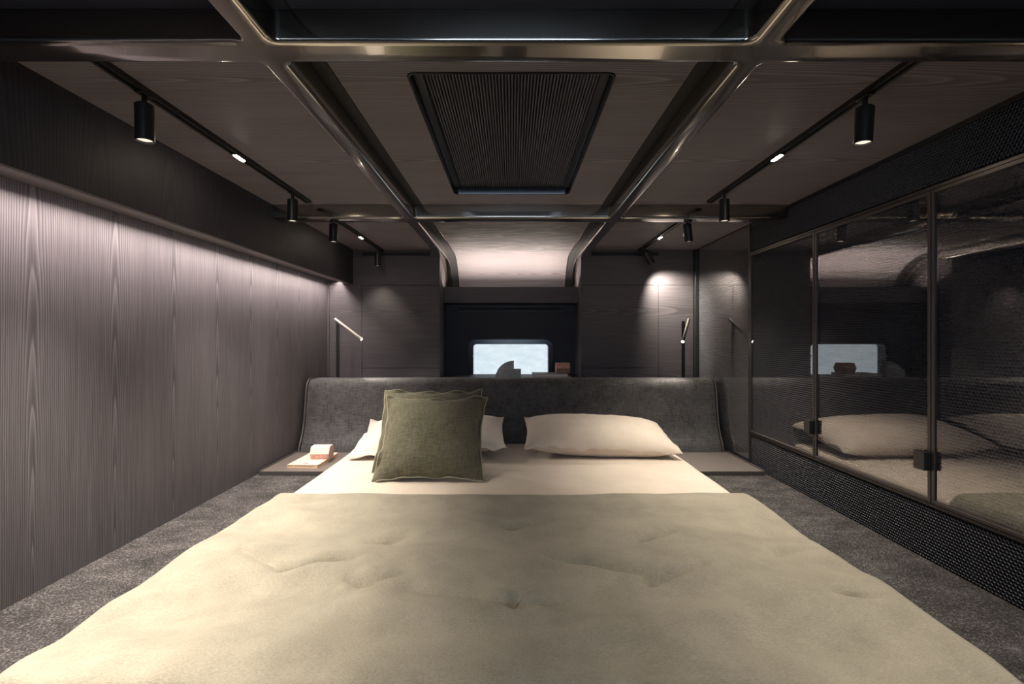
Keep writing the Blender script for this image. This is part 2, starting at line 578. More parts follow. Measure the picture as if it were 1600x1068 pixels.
win = empty_struct('window_1')
def zring(bm, l0, l1, y0, y1):
    """frame between two matching outlines (x,z) at depth y0..y1, front face at y0"""
    A = [bm.verts.new((x, y0, z)) for x, z in l0]
    B = [bm.verts.new((x, y0, z)) for x, z in l1]
    C = [bm.verts.new((x, y1, z)) for x, z in l1]
    D = [bm.verts.new((x, y1, z)) for x, z in l0]
    n = len(A)
    for i in range(n):
        j = (i + 1) % n
        for P, Q in ((A, B), (B, C), (C, D), (D, A)):
            bm.faces.new((P[i], P[j], Q[j], Q[i]))
bm = bmesh.new()
zring(bm, rrect(WX0 - 0.038, WX1 + 0.038, WZ0 - 0.038, WZ1 + 0.038, 0.055, 8), rrect(WX0 - 0.002, WX1 + 0.002, WZ0 - 0.002, WZ1 + 0.002, 0.024, 8), YN - 0.007, YN + 0.075)
obj('window_frame', bm, plain('dark_glossy_frame', (0.018, 0.02, 0.026), 0.18), win, smooth='auto')
obj('pane', box(WX0 - 0.03, WX1 + 0.03, YN + 0.088, YN + 0.092, WZ0 - 0.03, WZ1 + 0.03), M['pane'], win)
obj('glazing', box(WX0 - 0.004, WX1 + 0.004, YN + 0.068, YN + 0.071, WZ0 - 0.004, WZ1 + 0.004), M['clear_glass'], win)
for x in (WX0 - 0.004, WX1 + 0.002):
    bm = bmesh.new()
    add_cyl(bm, (x, YN - 0.008, 0.545), (x, YN - 0.016, 0.545), 0.004, 0.004, 12)
    obj('latch', bm, M['steel'], win)

# wall and window behind the camera (cab end)
wf = plate('front', [[(XL, -0.05), (XR, -0.05), (XR, ZC), (XL, ZC)], rrect(-0.45, 0.45, 0.66, 1.12, 0.05)], 0, 0.03)
bmesh.ops.rotate(wf, verts=wf.verts, matrix=Matrix.Rotation(pi / 2, 3, 'X'))
bmesh.ops.translate(wf, verts=wf.verts, vec=(0, YF, 0))
struct(obj('wall_front', wf, M['wood_dark']))
w2 = empty_struct('window_2')
obj('pane', box(-0.47, 0.47, YF - 0.05, YF - 0.045, 0.64, 1.14), M['front_pane'], w2)
bm = bmesh.new()
zring(bm, rrect(-0.48, 0.48, 0.63, 1.15, 0.06), rrect(-0.44, 0.44, 0.67, 1.11, 0.04), YF - 0.045, YF + 0.01)
obj('window_frame', bm, M['black'], w2)

# right wall: backing board behind honeycomb plates
struct(obj('wall_right', box(XR + 0.022, XR + 0.06, YF, YB + 0.62, -0.05, ZC + 0.1), M['mesh_back']))

def honeycomb(name, y0, y1, z0, z1, parent, x=XR, pitch=0.0107, web=0.0022, depth=0.006, mat=None):
    """perforated plate facing -X; every cell a hexagonal rim with depth"""
    w = pitch
    h = pitch * math.sqrt(3) / 2
    ny = int((y1 - y0) / w) + 2
    nz = int((z1 - z0) / h) + 2
    jj, ii = np.meshgrid(np.arange(nz), np.arange(ny), indexing='ij')
    cy = y0 + (ii + 0.5 * (jj % 2)) * w
    cz = z0 + jj * h
    cy, cz = cy.ravel(), cz.ravel()
    keep = (cy > y0) & (cy < y1) & (cz > z0) & (cz < z1)
    cy, cz = cy[keep], cz[keep]
    N = len(cy)
    t = np.pi / 6 + np.arange(6) * np.pi / 3
    ro = w / math.sqrt(3)
    ri = (w - web) / math.sqrt(3)
    V = np.zeros((N, 18, 3))
    for k, (r, dx) in enumerate(((ro, 0.0), (ri, 0.0006), (ri * 0.96, depth))):
        V[:, k * 6:(k + 1) * 6, 0] = x + dx
        V[:, k * 6:(k + 1) * 6, 1] = np.clip(cy[:, None] + r * np.cos(t), y0, y1)
        V[:, k * 6:(k + 1) * 6, 2] = np.clip(cz[:, None] + r * np.sin(t), z0, z1)
    q = []
    for k in range(6):
        l = (k + 1) % 6
        q.append((k, k + 6, l + 6, l))
        q.append((k + 6, k + 12, l + 12, l + 6))
    q = np.array(q)
    Fc = (q[None] + (np.arange(N) * 18)[:, None, None]).reshape(-1, 4)
    me = bpy.data.meshes.new(name)
    me.vertices.add(N * 18)
    me.vertices.foreach_set('co', V.ravel())
    me.loops.add(Fc.size)
    me.loops.foreach_set('vertex_index', Fc.ravel().astype(np.int32))
    me.polygons.add(len(Fc))
    me.polygons.foreach_set('loop_start', np.arange(len(Fc), dtype=np.int32) * 4)
    me.update(calc_edges=True)
    me.materials.append(mat or M['mesh'])
    o = bpy.data.objects.new(name, me)
    o['kind'] = 'stuff'
    return link(o, parent)

DZ0, DZ1 = 0.180, 1.122          # cabinet doors
DY = [2.577, 2.016, 1.455, 0.894, 0.333]
band = empty_struct('wall_right_band')
band.name = 'trim_5'
honeycomb('upper_mesh', 0.80, DY[0] - 0.012, DZ1 + 0.012, ZC - 0.016, band)
honeycomb('lower_mesh', 0.80, DY[0] - 0.012, 0.002, DZ0 - 0.012, band)
obj('rear_mesh_post', box(XR - 0.006, XR + 0.020, DY[0] - 0.011, DY[0] + 0.006, 0.0, ZC), M['frame_bronze'], band)
obj('top_rail', box(XR - 0.004, XR + 0.020, YF + 0.05, DY[0] - 0.012, DZ1 + 0.002, DZ1 + 0.012, 0.001, 1), M['frame_bronze'], band)
obj('bottom_rail', box(XR - 0.004, XR + 0.020, YF + 0.05, DY[0] - 0.012, DZ0 - 0.012, DZ0 - 0.002, 0.001, 1), M['frame_bronze'], band)
obj('ceiling_rail', box(XR - 0.002, XR + 0.020, YF + 0.05, DY[0] - 0.012, ZC - 0.016, ZC), M['black'], band)

rp = thing('mirror_panel', 'tall smoked mirror glass panel over black honeycomb beside the rear corner', 'panel', (0, 0, 0))
honeycomb('honeycomb_plate', DY[0] + 0.008, YB - 0.004, 0.002, ZC - 0.004, rp, x=XR + 0.004, mat=plain('black_honeycomb_spotlit', (0.13, 0.13, 0.135), 0.3, 0.7))  # plate coloured lighter than the others to look lit by the rear spot
obj('glass_pane', box(XR - 0.0025, XR + 0.001, DY[0] + 0.0065, YB - 0.04, 0.003, ZC - 0.003), M['glass'], rp)
obj('corner_post', box(XR - 0.019, XR + 0.018, YB - 0.039, YB - 0.002, 0.003, ZC - 0.003, 0.001, 1), M['black'], rp)

where = ['farthest of three, next to the tall mirror panel', 'middle of three, pull tab on near edge', 'nearest of three, reaching out of the picture']
seen = {}
for k in range(3):
    y1, y0 = DY[k] - (0.0125 if k == 0 else 0.0015), DY[k + 1] + 0.0015
    d = thing('cabinet_door', 'smoked glass cabinet door over honeycomb, ' + where[k], 'cabinet door', (XR, y0, DZ0), 'smoked glass cabinet doors')
    L, H, fw = y1 - y0, DZ1 - DZ0, 0.011
    obj('stile', box(-0.008, 0.018, 0, fw, 0, H, 0.001, 1), M['frame_bronze'], d)
    obj('stile', box(-0.008, 0.018, L - fw, L, 0, H, 0.001, 1), M['frame_bronze'], d)
    obj('rail', box(-0.008, 0.018, fw, L - fw, 0, fw, 0.001, 1), M['frame_bronze'], d)
    obj('rail', box(-0.008, 0.018, fw, L - fw, H - fw, H, 0.001, 1), M['frame_bronze'], d)
    obj('glass_pane', box(-0.0035, 0.0, fw, L - fw, fw, H - fw), M['glass'], d)
    key = round(L, 3)
    if key in seen:
        hc = seen[key].copy()
        link(hc, d)
    else:
        hc = honeycomb('honeycomb_plate', fw, L - fw, fw, H - fw, d, x=0.006, mat=M['mesh_door'], web=0.0016, depth=0.013)
        seen[key] = hc
    if k < 2:
        obj('pull_tab', box(-0.030, -0.0085, -0.004, 0.036, 0.098, 0.154, 0.002, 2), M['black'], d)

# ------------------------------------------------------------------ ceiling and its frame
ceil = empty_struct('ceiling')
BX = 0.4725
HX0, HX1, HY0, HY1 = -0.246, 0.243, 1.110, 2.045
zt = ZC + 0.02
B1, B2 = (0.897, 0.966), (2.205, 2.288)
for x0, x1 in ((SOF + 0.0, -0.45), (0.45, XR - 0.0)):
    for y0, y1 in ((YF, 0.93), (0.931, 2.24), (2.241, YB - 0.001)):
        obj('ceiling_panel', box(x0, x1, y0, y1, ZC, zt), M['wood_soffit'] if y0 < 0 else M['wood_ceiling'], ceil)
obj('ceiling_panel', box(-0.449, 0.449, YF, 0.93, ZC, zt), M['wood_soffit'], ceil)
pm = plate('mid', [[(-0.449, 0.931), (0.449, 0.931), (0.449, 2.24), (-0.449, 2.24)], rrect(HX0, HX1, HY0, HY1, 0.022, 6)], ZC, zt)
obj('ceiling_panel', pm, M['wood_ceiling'], ceil)
# panel over the headboard that bends down behind the shelf board
YC, RC = 3.39, 0.38
def cove_path(r, n=20):
    pts = [(2.241, ZC - (RC - r))]
    for i in range(n + 1):
        t = i / n * math.radians(84)
        pts.append((YC + r * math.sin(t), ZC - RC + r * math.cos(t)))
    return pts
def sweep_panel(bm, inner, outer, x0, x1):
    add_prism_open(bm, inner + outer[::-1], x0, x1)
def add_prism_open(bm, prof, x0, x1):
    n = len(prof)
    A = [bm.verts.new((x0, y, z)) for y, z in prof]
    B = [bm.verts.new((x1, y, z)) for y, z in prof]
    h = n // 2
    for i in range(n):
        j = (i + 1) % n
        bm.faces.new((A[i], A[j], B[j], B[i]))
    for i in range(h - 1):
        k = n - 1 - i
        bm.faces.new((A[i], A[k], A[k - 1], A[i + 1]))
        bm.faces.new((B[i], B[i + 1], B[k - 1], B[k]))
bm = bmesh.new()
sweep_panel(bm, cove_path(RC), cove_path(RC + 0.012), -0.449, 0.449)
obj('cove_panel', bm, M['wood_cove'], ceil, smooth='auto')
struct(obj('ceiling_slab', box(XL - 0.05, XR + 0.06, YF - 0.1, YN + 0.3, ZC + 0.075, ZC + 0.12), M['black_matt'], ceil))
struct(obj('wall_cap', box(XL, XR, YN + 0.26, YN + 0.28, 0.0, ZC + 0.1), M['black_matt'], ceil))

# black shadow channels between frame and middle panels
for s in (-1, 1):
    a, b = sorted((s * 0.4105, s * 0.4452))
    ch = empty_struct('trim_6' if s < 0 else 'trim_7')
    for y0, y1 in ((YF + 0.05, B1[0] - 0.001), (B1[1] + 0.001, B2[0] - 0.001)):
        obj('shadow_channel', box(a, b, y0, y1, ZC - 0.003, ZC + 0.001), M['black_matt'], ch)
    bm = bmesh.new()
    ip, op = cove_path(RC - 0.003), cove_path(RC - 0.0005)
    ip[0], op[0] = (B2[1] + 0.001, ip[0][1]), (B2[1] + 0.001, op[0][1])
    sweep_panel(bm, ip, op, a, b)
    obj('shadow_channel', bm, M['black_matt'], ch)
    bm = bmesh.new()
    ip, op = cove_path(RC - 0.006), cove_path(RC - 0.0005)
    ip[0], op[0] = (B2[1] + 0.001, ip[0][1]), (B2[1] + 0.001, op[0][1])
    c, d = sorted((s * 0.4065, s * 0.4103))
    sweep_panel(bm, ip, op, c, d)
    obj('channel_edge', bm, M['bronze'], ch, smooth='auto')

# welded frame: two crossbeams and two long rails with filleted joints
fr = thing('ceiling_frame', 'glossy taupe metal ceiling frame of crossbeams and long rails', 'beam frame')
RI, RO = 0.4455, 0.4995
XLB, XRB = SOF + 0.001, XR - 0.010
out = [(-RO, YF + 0.02), (-RI, YF + 0.02), (-RI, B1[0]), (RI, B1[0]), (RI, YF + 0.02), (RO, YF + 0.02), (RO, B1[0]), (XRB, B1[0]), (XRB, B1[1]),
       (RO, B1[1]), (RO, B2[0]), (XRB, B2[0]), (XRB, B2[1]), (RO, B2[1]), (RO, YC), (RI, YC), (RI, B2[1]), (-RI, B2[1]), (-RI, YC), (-RO, YC),
       (-RO, B2[1]), (XLB, B2[1]), (XLB, B2[0]), (-RO, B2[0]), (-RO, B1[1]), (XLB, B1[1]), (XLB, B1[0]), (-RO, B1[0])]
rad = []
for x, y in out:
    inner = abs(y - YC) > 0.01 and y > YF + 0.1 and abs(x) < 0.6
    rad.append(0.016 if inner else 0.0)
hole = rrect(-RI, RI, B1[1], B2[0], 0.012, 6)
lat = plate('lattice', [fillet(out, rad), hole], ZC - 0.063, ZC + 0.019, 0.010, 4)
yb1, yb2 = (B1[0] - 0.02, B1[1] + 0.02), (B2[0] - 0.02, B2[1] + 0.02)
XR1 = 0.53
obj('rail', cut(lat, x=(-XR1, -0.42)), M['bronze'], fr, smooth='auto')
obj('rail', cut(lat, x=(0.42, XR1)), M['bronze'], fr, smooth='auto')
for yy in (yb1, yb2):
    for xx in ((-1.3, -XR1), (-0.42, 0.42), (XR1, 1.3)):
        obj('crossbeam', cut(lat, x=xx, y=yy), M['bronze'], fr, smooth='auto')
lat.free()
for s in (-1, 1):       # the rails bend down with the cove
    bm = bmesh.new()
    x0, x1 = sorted((s * RI, s * RO))
    rr = 0.010
    sec = fillet([(x0, -0.063), (x1, -0.063), (x1, 0.001), (x0, 0.001)], [rr, rr, 0, 0], 4)
    rings = []
    for i in range(25):
        t = i / 24 * math.radians(80)
        rings.append([bm.verts.new((x, YC + (RC + d) * math.sin(t), ZC - RC + (RC + d) * math.cos(t))) for x, d in sec])
    for a, b in zip(rings, rings[1:]):
        for i in range(len(sec)):
            j = (i + 1) % len(sec)
            bm.faces.new((a[i], a[j], b[j], b[i]))
    bm.faces.new(rings[-1])
    bm.faces.new(rings[0][::-1])
    obj('rail_bend', bm, M['bronze'], fr, smooth='auto')

# skylight
sk = thing('skylight', 'dark roof hatch with black pleated blind in the middle ceiling panel', 'skylight', (0, 0, ZC))
bm = plate('skf', [rrect(HX0 + 0.001, HX1 - 0.001, HY0 + 0.001, HY1 - 0.001, 0.021, 6), rrect(HX0 + 0.006, HX1 - 0.006, HY0 + 0.006, HY1 - 0.006, 0.017, 6)], -0.003, 0.055, 0.001, 1)
obj('hatch_frame', bm, plain('hatch_gloss_black', (0.012, 0.012, 0.016), 0.25), sk)
for a, b in ((HX0 + 0.006, HX0 + 0.030), (HX1 - 0.030, HX1 - 0.006)):
    bm = box(a, b, HY0 + 0.02, HY1 - 0.02, 0.020, 0.045, 0.002, 1)
    obj('guide_rail', bm, plain('guide_black', (0.02, 0.02, 0.026), 0.3), sk)
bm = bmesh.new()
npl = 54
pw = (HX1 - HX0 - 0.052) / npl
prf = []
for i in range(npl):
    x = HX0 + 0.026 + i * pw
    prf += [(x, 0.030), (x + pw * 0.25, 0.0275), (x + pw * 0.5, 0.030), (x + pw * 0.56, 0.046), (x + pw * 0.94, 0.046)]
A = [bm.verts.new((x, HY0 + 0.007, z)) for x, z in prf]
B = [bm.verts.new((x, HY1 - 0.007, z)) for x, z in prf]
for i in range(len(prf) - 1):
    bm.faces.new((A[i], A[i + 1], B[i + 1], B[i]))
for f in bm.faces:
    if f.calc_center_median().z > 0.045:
        f.material_index = 1  # groove floors coloured black to deepen the shade between pleats
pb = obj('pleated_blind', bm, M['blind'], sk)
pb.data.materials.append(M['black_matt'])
pb['kind'] = 'stuff'
obj('hatch_lid', box(HX0 + 0.006, HX1 - 0.006, HY0 + 0.006, HY1 - 0.006, 0.0475, 0.054), M['black_matt'], sk)

# ------------------------------------------------------------------ track lights
TR = [(-0.902, -0.30, 0.66, 'black lighting track of the front bay on the wall side'),
      (0.876, -0.30, 0.66, 'black lighting track of the front bay on the cabinet side'),
      (-0.902, 1.03, 2.14, 'long black lighting track on the left ceiling bay'),
      (0.876, 1.03, 2.14, 'long black lighting track on the right ceiling bay'),
      (-0.893, 2.31, 3.322, 'short black lighting track at the rear left above the reading lamp'),
      (0.876, 2.31, 3.322, 'short black lighting track at the rear right above the mirror panel side')]
TH, TW = 0.012, 0.013
for x, y0, y1, lab in TR:
    t = thing('lighting_track', lab, 'light track', (x, y0, ZC), 'ceiling lighting tracks')
    L = y1 - y0
    bm = bmesh.new()
    add_prism(bm, [(-TW, 0.0), (-TW, -TH), (-0.004, -TH), (-0.004, -TH + 0.006), (0.004, -TH + 0.006), (0.004, -TH), (TW, -TH), (TW, 0.0)], 'y', 0.003, L - 0.003)
    obj('channel', bm, M['black'], t)
    for a, b in ((0, 0.003), (L - 0.003, L)):
        obj('end_cap', box(-TW - 0.0005, TW + 0.0005, a, b, -TH - 0.0005, 0), M['black'], t)

def add_light(name, typ, loc, energy, col, parent=None, **kw):
    d = bpy.data.lights.new(name, typ)
    d.energy = energy
    d.color = col
    for k, v in kw.items():
        setattr(d, k, v)
    o = bpy.data.objects.new(name, d)
    o.location = loc
    link(o, parent)
    return o

SP = [(-0.902, 0.36, (0.12, 0, -1), 1.5, 'black cylinder spotlight above the foot of the bed on the wall side'),
      (0.876, 0.36, (-0.12, 0, -1), 0.45, 'black cylinder spotlight above the foot of the bed on the cabinet side'),
      (-0.902, 1.186, (0.02, 0, -1), 1.85, 'black cylinder spotlight hanging from the left long track, nearest the viewer'),
      (-0.905, 1.995, (0, 0, -1), 1.0, 'black cylinder spotlight at the far end of the left long track'),
      (-0.893, 2.420, (0, 0, -1), 0.6, 'black cylinder spotlight behind the second crossbeam, on the left short track'),
      (-0.893, 3.215, (0.0, 0, -1), 0.15, 'black cylinder spotlight by the rear wall, upright, on the left short track'),
      (0.876, 1.200, (-0.06, 0, -1), 0.75, 'black cylinder spotlight hanging from the right long track, nearest the viewer'),
      (0.876, 1.995, (0, 0, -1), 0.8, 'black cylinder spotlight at the far end of the right long track'),
      (0.876, 2.420, (0.10, 0.0, -1), 0.6, 'black cylinder spotlight behind the second crossbeam, on the right short track'),
      (0.876, 3.175, (0.70, 0.36, -1), 1.0, 'small black spotlight tilted toward the rear right corner')]
proto = None
for x, y, d, k, lab in SP:
    s = thing('spotlight', lab, 'spotlight', (x, y, ZC - TH), 'cylinder track spotlights')
    zb = -0.026
    if proto is None:
        bm = bmesh.new()
        add_box(bm, -0.010, 0.010, -0.022, 0.022, -0.004, 0.0, 0.001, 1)
        add_cyl(bm, (0, 0, -0.004), (0, 0, zb - 0.010), 0.0062, None, 16)
        st = obj('stem', bm, M['black'], s, smooth='auto')
        bm = bmesh.new()
        R = 0.0205
        add_lathe(bm, [(R - 0.002, 0.0), (R, -0.002), (R, -0.090), (R - 0.0025, -0.090), (R - 0.003, -0.082), (0.0005, -0.082)], 36, True, False)
        bo = obj('lamp_body', bm, M['black'], s, smooth='auto')
        bm = bmesh.new()
        add_lathe(bm, [(R - 0.0032, -0.0822), (R - 0.0032, -0.0845), (R - 0.006, -0.0858), (0.0004, -0.0862)], 36, True, True)
        le = obj('lens', bm, M['lens'], bo, smooth='auto')
        proto = (st, bo, le)
        trio = proto
    else:
        trio = (link(proto[0].copy(), s), link(proto[1].copy(), s))
        link(proto[2].copy(), trio[1])
    e = rot_to(d)
    trio[1].location = (0, 0, zb)
    trio[1].rotation_euler = e
    dv = Vector(d).normalized()
    lo = add_light('spot_beam', 'SPOT', Vector((0, 0, zb)) + dv * 0.092, SPOT_W * k, SPOT_COL, s, spot_size=math.radians(92), spot_blend=1.0, shadow_soft_size=0.014)
    lo.rotation_euler = e

for x, y, lab in ((-0.902, 1.598, 'small glowing inline module in the left long track'), (0.876, 1.598, 'small glowing inline module in the right long track'),
                  (-0.893, 2.86, 'small glowing inline module in the left short track'), (0.876, 2.86, 'small glowing inline module in the right short track')):
    t = thing('inline_light', lab, 'track light', (x, y, ZC - TH), 'inline track lights')
    obj('housing', box(-0.0105, 0.0105, -0.034, 0.034, -0.0035, -0.0006, 0.0008, 1), M['black'], t)
    obj('diffuser', box(-0.0055, 0.0055, -0.026, 0.026, -0.0050, -0.0034, 0.0005, 1), M['inline'], t)

# ------------------------------------------------------------------ headboard and trays
hb = thing('headboard', 'wide curved headboard in charcoal woven fabric behind the bed', 'headboard', (0, 0, 0))
ctrl = [(2.808, 0.004), (2.812, 0.024), (2.826, 0.060), (2.850, 0.100), (2.872, 0.150), (2.888, 0.215), (2.900, 0.290), (2.910, 0.350), (2.920, 0.390), (2.935, 0.416), (2.958, 0.432), (2.985, 0.436), (3.020, 0.430)]
def smooth_path(c, n):
    c = [Vector((a, b, 0)) for a, b in c]
    out = []
    for i in range(len(c) - 1):
        p0, p1, p2, p3 = c[max(0, i - 1)], c[i], c[i + 1], c[min(len(c) - 1, i + 2)]
        for k in range(n):
            t = k / n
            out.append(0.5 * ((2 * p1) + (p2 - p0) * t + (2 * p0 - 5 * p1 + 4 * p2 - p3) * t * t + (3 * p1 - p0 - 3 * p2 + p3) * t ** 3))
    out.append(c[-1])
    return [(v.x, v.y) for v in out]
fp = smooth_path(ctrl, 5)
def offs(path, d):
    r = []
    for i in range(len(path)):
        a, b = path[max(0, i - 1)], path[min(len(path) - 1, i + 1)]
        tx, tz = b[0] - a[0], b[1] - a[1]
        l = math.hypot(tx, tz)
        r.append((path[i][0] + tz / l * d, path[i][1] - tx / l * d))
    return r
bk = offs(fp, 0.024)
HW0, HW1 = -1.246, 1.236
bm = bmesh.new()
nx = 60
xs = [HW0 + 0.012 + (HW1 - HW0 - 0.024) * i / nx for i in range(nx + 1)]
def hb_pt(p, q, i):
    x = xs[i]
    e = min(x - xs[0], xs[-1] - x)
    k = 1 - math.sqrt(max(0, 1 - (1 - min(1, e / 0.02)) ** 2))     # rounded side edges
    w = 0.0012 * (mnoise.noise((x * 5, p[1] * 6, 1.0)))
    return (x, p[0] + (q[0] - p[0]) * (0.4 * k) + w, p[1] + (q[1] - p[1]) * 0.4 * k)
A = [[bm.verts.new(hb_pt(p, q, i)) for i in range(nx + 1)] for p, q in zip(fp, bk)]
Bv = [[bm.verts.new((xs[i], q[0], q[1])) for i in range(nx + 1)] for q in bk]
n = len(fp)
for r in range(n - 1):
    for i in range(nx):
        bm.faces.new((A[r][i], A[r][i + 1], A[r + 1][i + 1], A[r + 1][i]))
        bm.faces.new((Bv[r][i], Bv[r + 1][i], Bv[r + 1][i + 1], Bv[r][i + 1]))
    bm.faces.new((A[r][0], A[r + 1][0], Bv[r + 1][0], Bv[r][0]))
    bm.faces.new((A[r][nx], Bv[r][nx], Bv[r + 1][nx], A[r + 1][nx]))
for i in range(nx):
    bm.faces.new((A[0][i], Bv[0][i], Bv[0][i + 1], A[0][i + 1]))
    bm.faces.new((A[-1][i], A[-1][i + 1], Bv[-1][i + 1], Bv[-1][i]))
obj('upholstery', bm, M['headboard'], hb, smooth='auto')
for x0, x1 in ((HW0, HW0 + 0.0095), (HW1 - 0.0095, HW1)):
    bm = bmesh.new()
    add_prism_open(bm, offs(fp, 0.002) + offs(fp, 0.028)[::-1], x0, x1)
    obj('side_edging', bm, M['gunmetal'], hb, smooth='auto')['label'] = 'metal strip on the headboard edge'

def tray(x0, x1, lab):
    t = thing('bedside_tray', lab, 'tray', (x0, 2.388, 0), 'bedside trays')
    w, d = x1 - x0, 2.800 - 2.388
    obj('board', box(0.006, w - 0.006, 0.004, d - 0.005, 0.0005, 0.0195, 0.0005, 1), M['tray'], t)
    for nm, a in (('front_edge', (0, w, 0, 0.0038)), ('back_edge', (0, w, d - 0.0045, d)), ('side_edge', (0, 0.0055, 0.0039, d - 0.0046)), ('side_edge', (w - 0.0055, w, 0.0039, d - 0.0046))):
        obj(nm, box(*a, 0.0005, 0.0205 if nm == 'front_edge' else 0.025, 0.0008, 1), M['tray_rim'], t)
    return t
tray(-1.250, -0.897, 'flat taupe tray table between the bed and the veneered wall')
tray(0.897, 1.250, 'empty flat taupe tray table between the bed and the mesh wall')

# book and block on the left tray
def pxy(px, py, z):
    y = F * (CZ - z) / (py - 529)
    return ((px - 800) / F * y, y)
bk_t = thing('book', 'pale pink paperback lying on the bedside tray', 'book', (-1.055, 2.566, 0.0202))
bk_t.rotation_euler = (0, 0, 0.0)
def book(t, w, d, h, cov, pages, skew=0.0):
    c = 0.0012
    bm = box(0, w, 0, d, 0, c); obj('cover', bm, cov, t)
    bm = box(0, w, 0, d, h - c, h); obj('cover', bm, cov, t)
    obj('spine', box(-c, 0, 0, d, 0, h), cov, t)
    obj('page_block', box(0.0005, w - 0.002, 0.002, d - 0.002, c, h - c), pages, t)
c0 = pxy(449, 731, 0.0202)
c1 = pxy(497, 731, 0.0202)
c2 = pxy(521, 711, 0.0202)
bk_t.location = (c0[0], c0[1], 0.0202)
bw = c1[0] - c0[0]
bd = c2[1] - c1[1]
book(bk_t, bw, bd, 0.017, M['book_cover'], M['book_pages'])
bk_t.rotation_euler = (0, 0, -0.03)
obj('printed_mark', box(bw * 0.42, bw * 0.62, bd * 0.10, bd * 0.16, 0.0171, 0.01725), M['ink'], bk_t)['label'] = 'grey printed mark on the cover'
bl = thing('block', 'cream and pink barrel-shaped block on the pink paperback', 'block', (0, 0, 0))
q0 = pxy(484, 718, 0.0375)
q1 = pxy(513, 718, 0.0375)
L = q1[0] - q0[0]
bl.location = (q0[0], q0[1], 0.0374)
bl.rotation_euler = (0, 0, 0.04)
hexp = fillet([(0.012, 0), (0.078, 0), (0.092, 0.034), (0.076, 0.066), (0.018, 0.066), (0.0, 0.030)], [0.003, 0.003, 0.006, 0.014, 0.014, 0.003], 4)
bm = bmesh.new()
add_prism(bm, hexp, 'x', 0, L)
bo = obj('block_body', bm, M['block_cream'], bl, smooth='auto')
bm = bmesh.new()
add_prism(bm, [(0.0112, 0.002), (0.0005, 0.0285), (-0.0006, 0.0285), (0.0104, 0.0018)], 'x', 0.001, L - 0.001)
obj('front_face', bm, M['block_pink'], bl)['label'] = 'pink lower face'
bm = bmesh.new()
add_prism(bm, [((y - 0.046) * 0.94 + 0.046, (z - 0.033) * 0.94 + 0.033) for y, z in hexp], 'x', L, L + 0.0008)
obj('end_face', bm, M['block_pink'], bl)['label'] = 'pink speckled end face'

# ------------------------------------------------------------------ shelf objects
SZ = 0.4082
def at(px, Y):
    return (px - 800) / F * Y
qb = thing('bookend', 'grey quarter-round ornament on the window shelf', 'ornament', (at(803, 3.25), 3.25, SZ))
R = 0.118
bm = bmesh.new()
add_prism(bm, [(0, 0), (0, R)] + [(-0.125 * math.sin(t), R * math.cos(t)) for t in np.linspace(0.05, pi / 2, 16)], 'y', 0, 0.05)
bmesh.ops.bevel(bm, geom=bm.edges[:], offset=0.001, segments=1, affect='EDGES')
obj('quarter_disc', bm, M['stone'], qb)
obj('foot', box(-0.075, 0.046, -0.062, -0.001, 0, 0.066, 0.001, 1), M['stone'], qb)
b1 = thing('book', 'grey hardback lying on the tan book on the window shelf', 'book', (at(833, 3.12), 3.12, SZ + 0.0215), 'books on the window shelf')
book(b1, 0.225, 0.17, 0.019, M['book_grey'], M['paper'])
b2 = thing('book', 'tan hardback lowest under the grey one on the window shelf', 'book', (at(834, 3.10), 3.10, SZ), 'books on the window shelf')
book(b2, 0.245, 0.20, 0.021, M['book_tan'], M['paper'])
hx = thing('block', 'terracotta six-sided block on the books by the rear window', 'block', (at(869.5, 3.14), 3.14, SZ + 0.0407))
bm = bmesh.new()
add_prism(bm, [(0.022, 0), (0.078, 0), (0.100, 0.034), (0.078, 0.068), (0.022, 0.068), (0.0, 0.034)], 'x', 0, 0.089)
bmesh.ops.bevel(bm, geom=bm.edges[:], offset=0.001, segments=1, affect='EDGES')
obj('block_body', bm, M['block_terracotta'], hx)
hx.rotation_euler = (0, 0, 0)

# ------------------------------------------------------------------ reading lamps
def reading_lamp(x, y, base, tip, lab, headmat):
    t = thing('reading_lamp', lab, 'reading lamp', (x, y, SZ), 'reading lamps behind the headboard')
    b, p = Vector(base) - Vector((x, y, SZ)), Vector(tip) - Vector((x, y, SZ))
    bm = bmesh.new()
    add_cyl(bm, (0, 0, 0), (0, 0, 0.006), 0.028, 0.027, 28)
    obj('base', bm, M['black'], t, smooth='auto')
    top = b.z - 0.014
    bm = bmesh.new()
    add_box(bm, -0.0105, -0.0005, -0.004, 0.004, 0.006, top, 0.001, 1)
    add_box(bm, 0.0015, 0.0105, -0.004, 0.004, 0.006, top, 0.001, 1)
    obj('pole', bm, M['black'], t)
    bm = bmesh.new()
    d = (p - b).normalized()
    side = Vector((0, -1, 0)) if abs(d.y) < 0.3 else Vector((-1, 0, 0))
    add_cyl(bm, (0, 0, top - 0.012), (0, 0, top + 0.010), 0.010, 0.010, 20)
    obj('pivot', bm, M['black'], t, smooth='auto')
    bm = bmesh.new()
    r = 0.0098
    hl = (p - b).length
    add_lathe(bm, [(r - 0.0015, 0.012), (r, 0.0105), (r, -hl), (r - 0.0015, -hl), (r - 0.002, -hl + 0.004), (0.0004, -hl + 0.004)], 24, True, False)
    h = obj('lamp_head', bm, headmat, t, smooth='auto')
    h.location = b
    h.rotation_euler = rot_to(d)
    bm = bmesh.new()
    add_lathe(bm, [(r - 0.0021, -hl + 0.0038), (r - 0.0021, -hl + 0.001), (0.0004, -hl + 0.0004)], 24, True, True)
    obj('lens', bm, M['read_led'], h, smooth='auto')
    lo = add_light('reading_beam', 'SPOT', p + d * 0.004, READ_W, SPOT_COL, t, spot_size=math.radians(110), spot_blend=0.8, shadow_soft_size=0.008)
    lo.rotation_euler = rot_to(d)
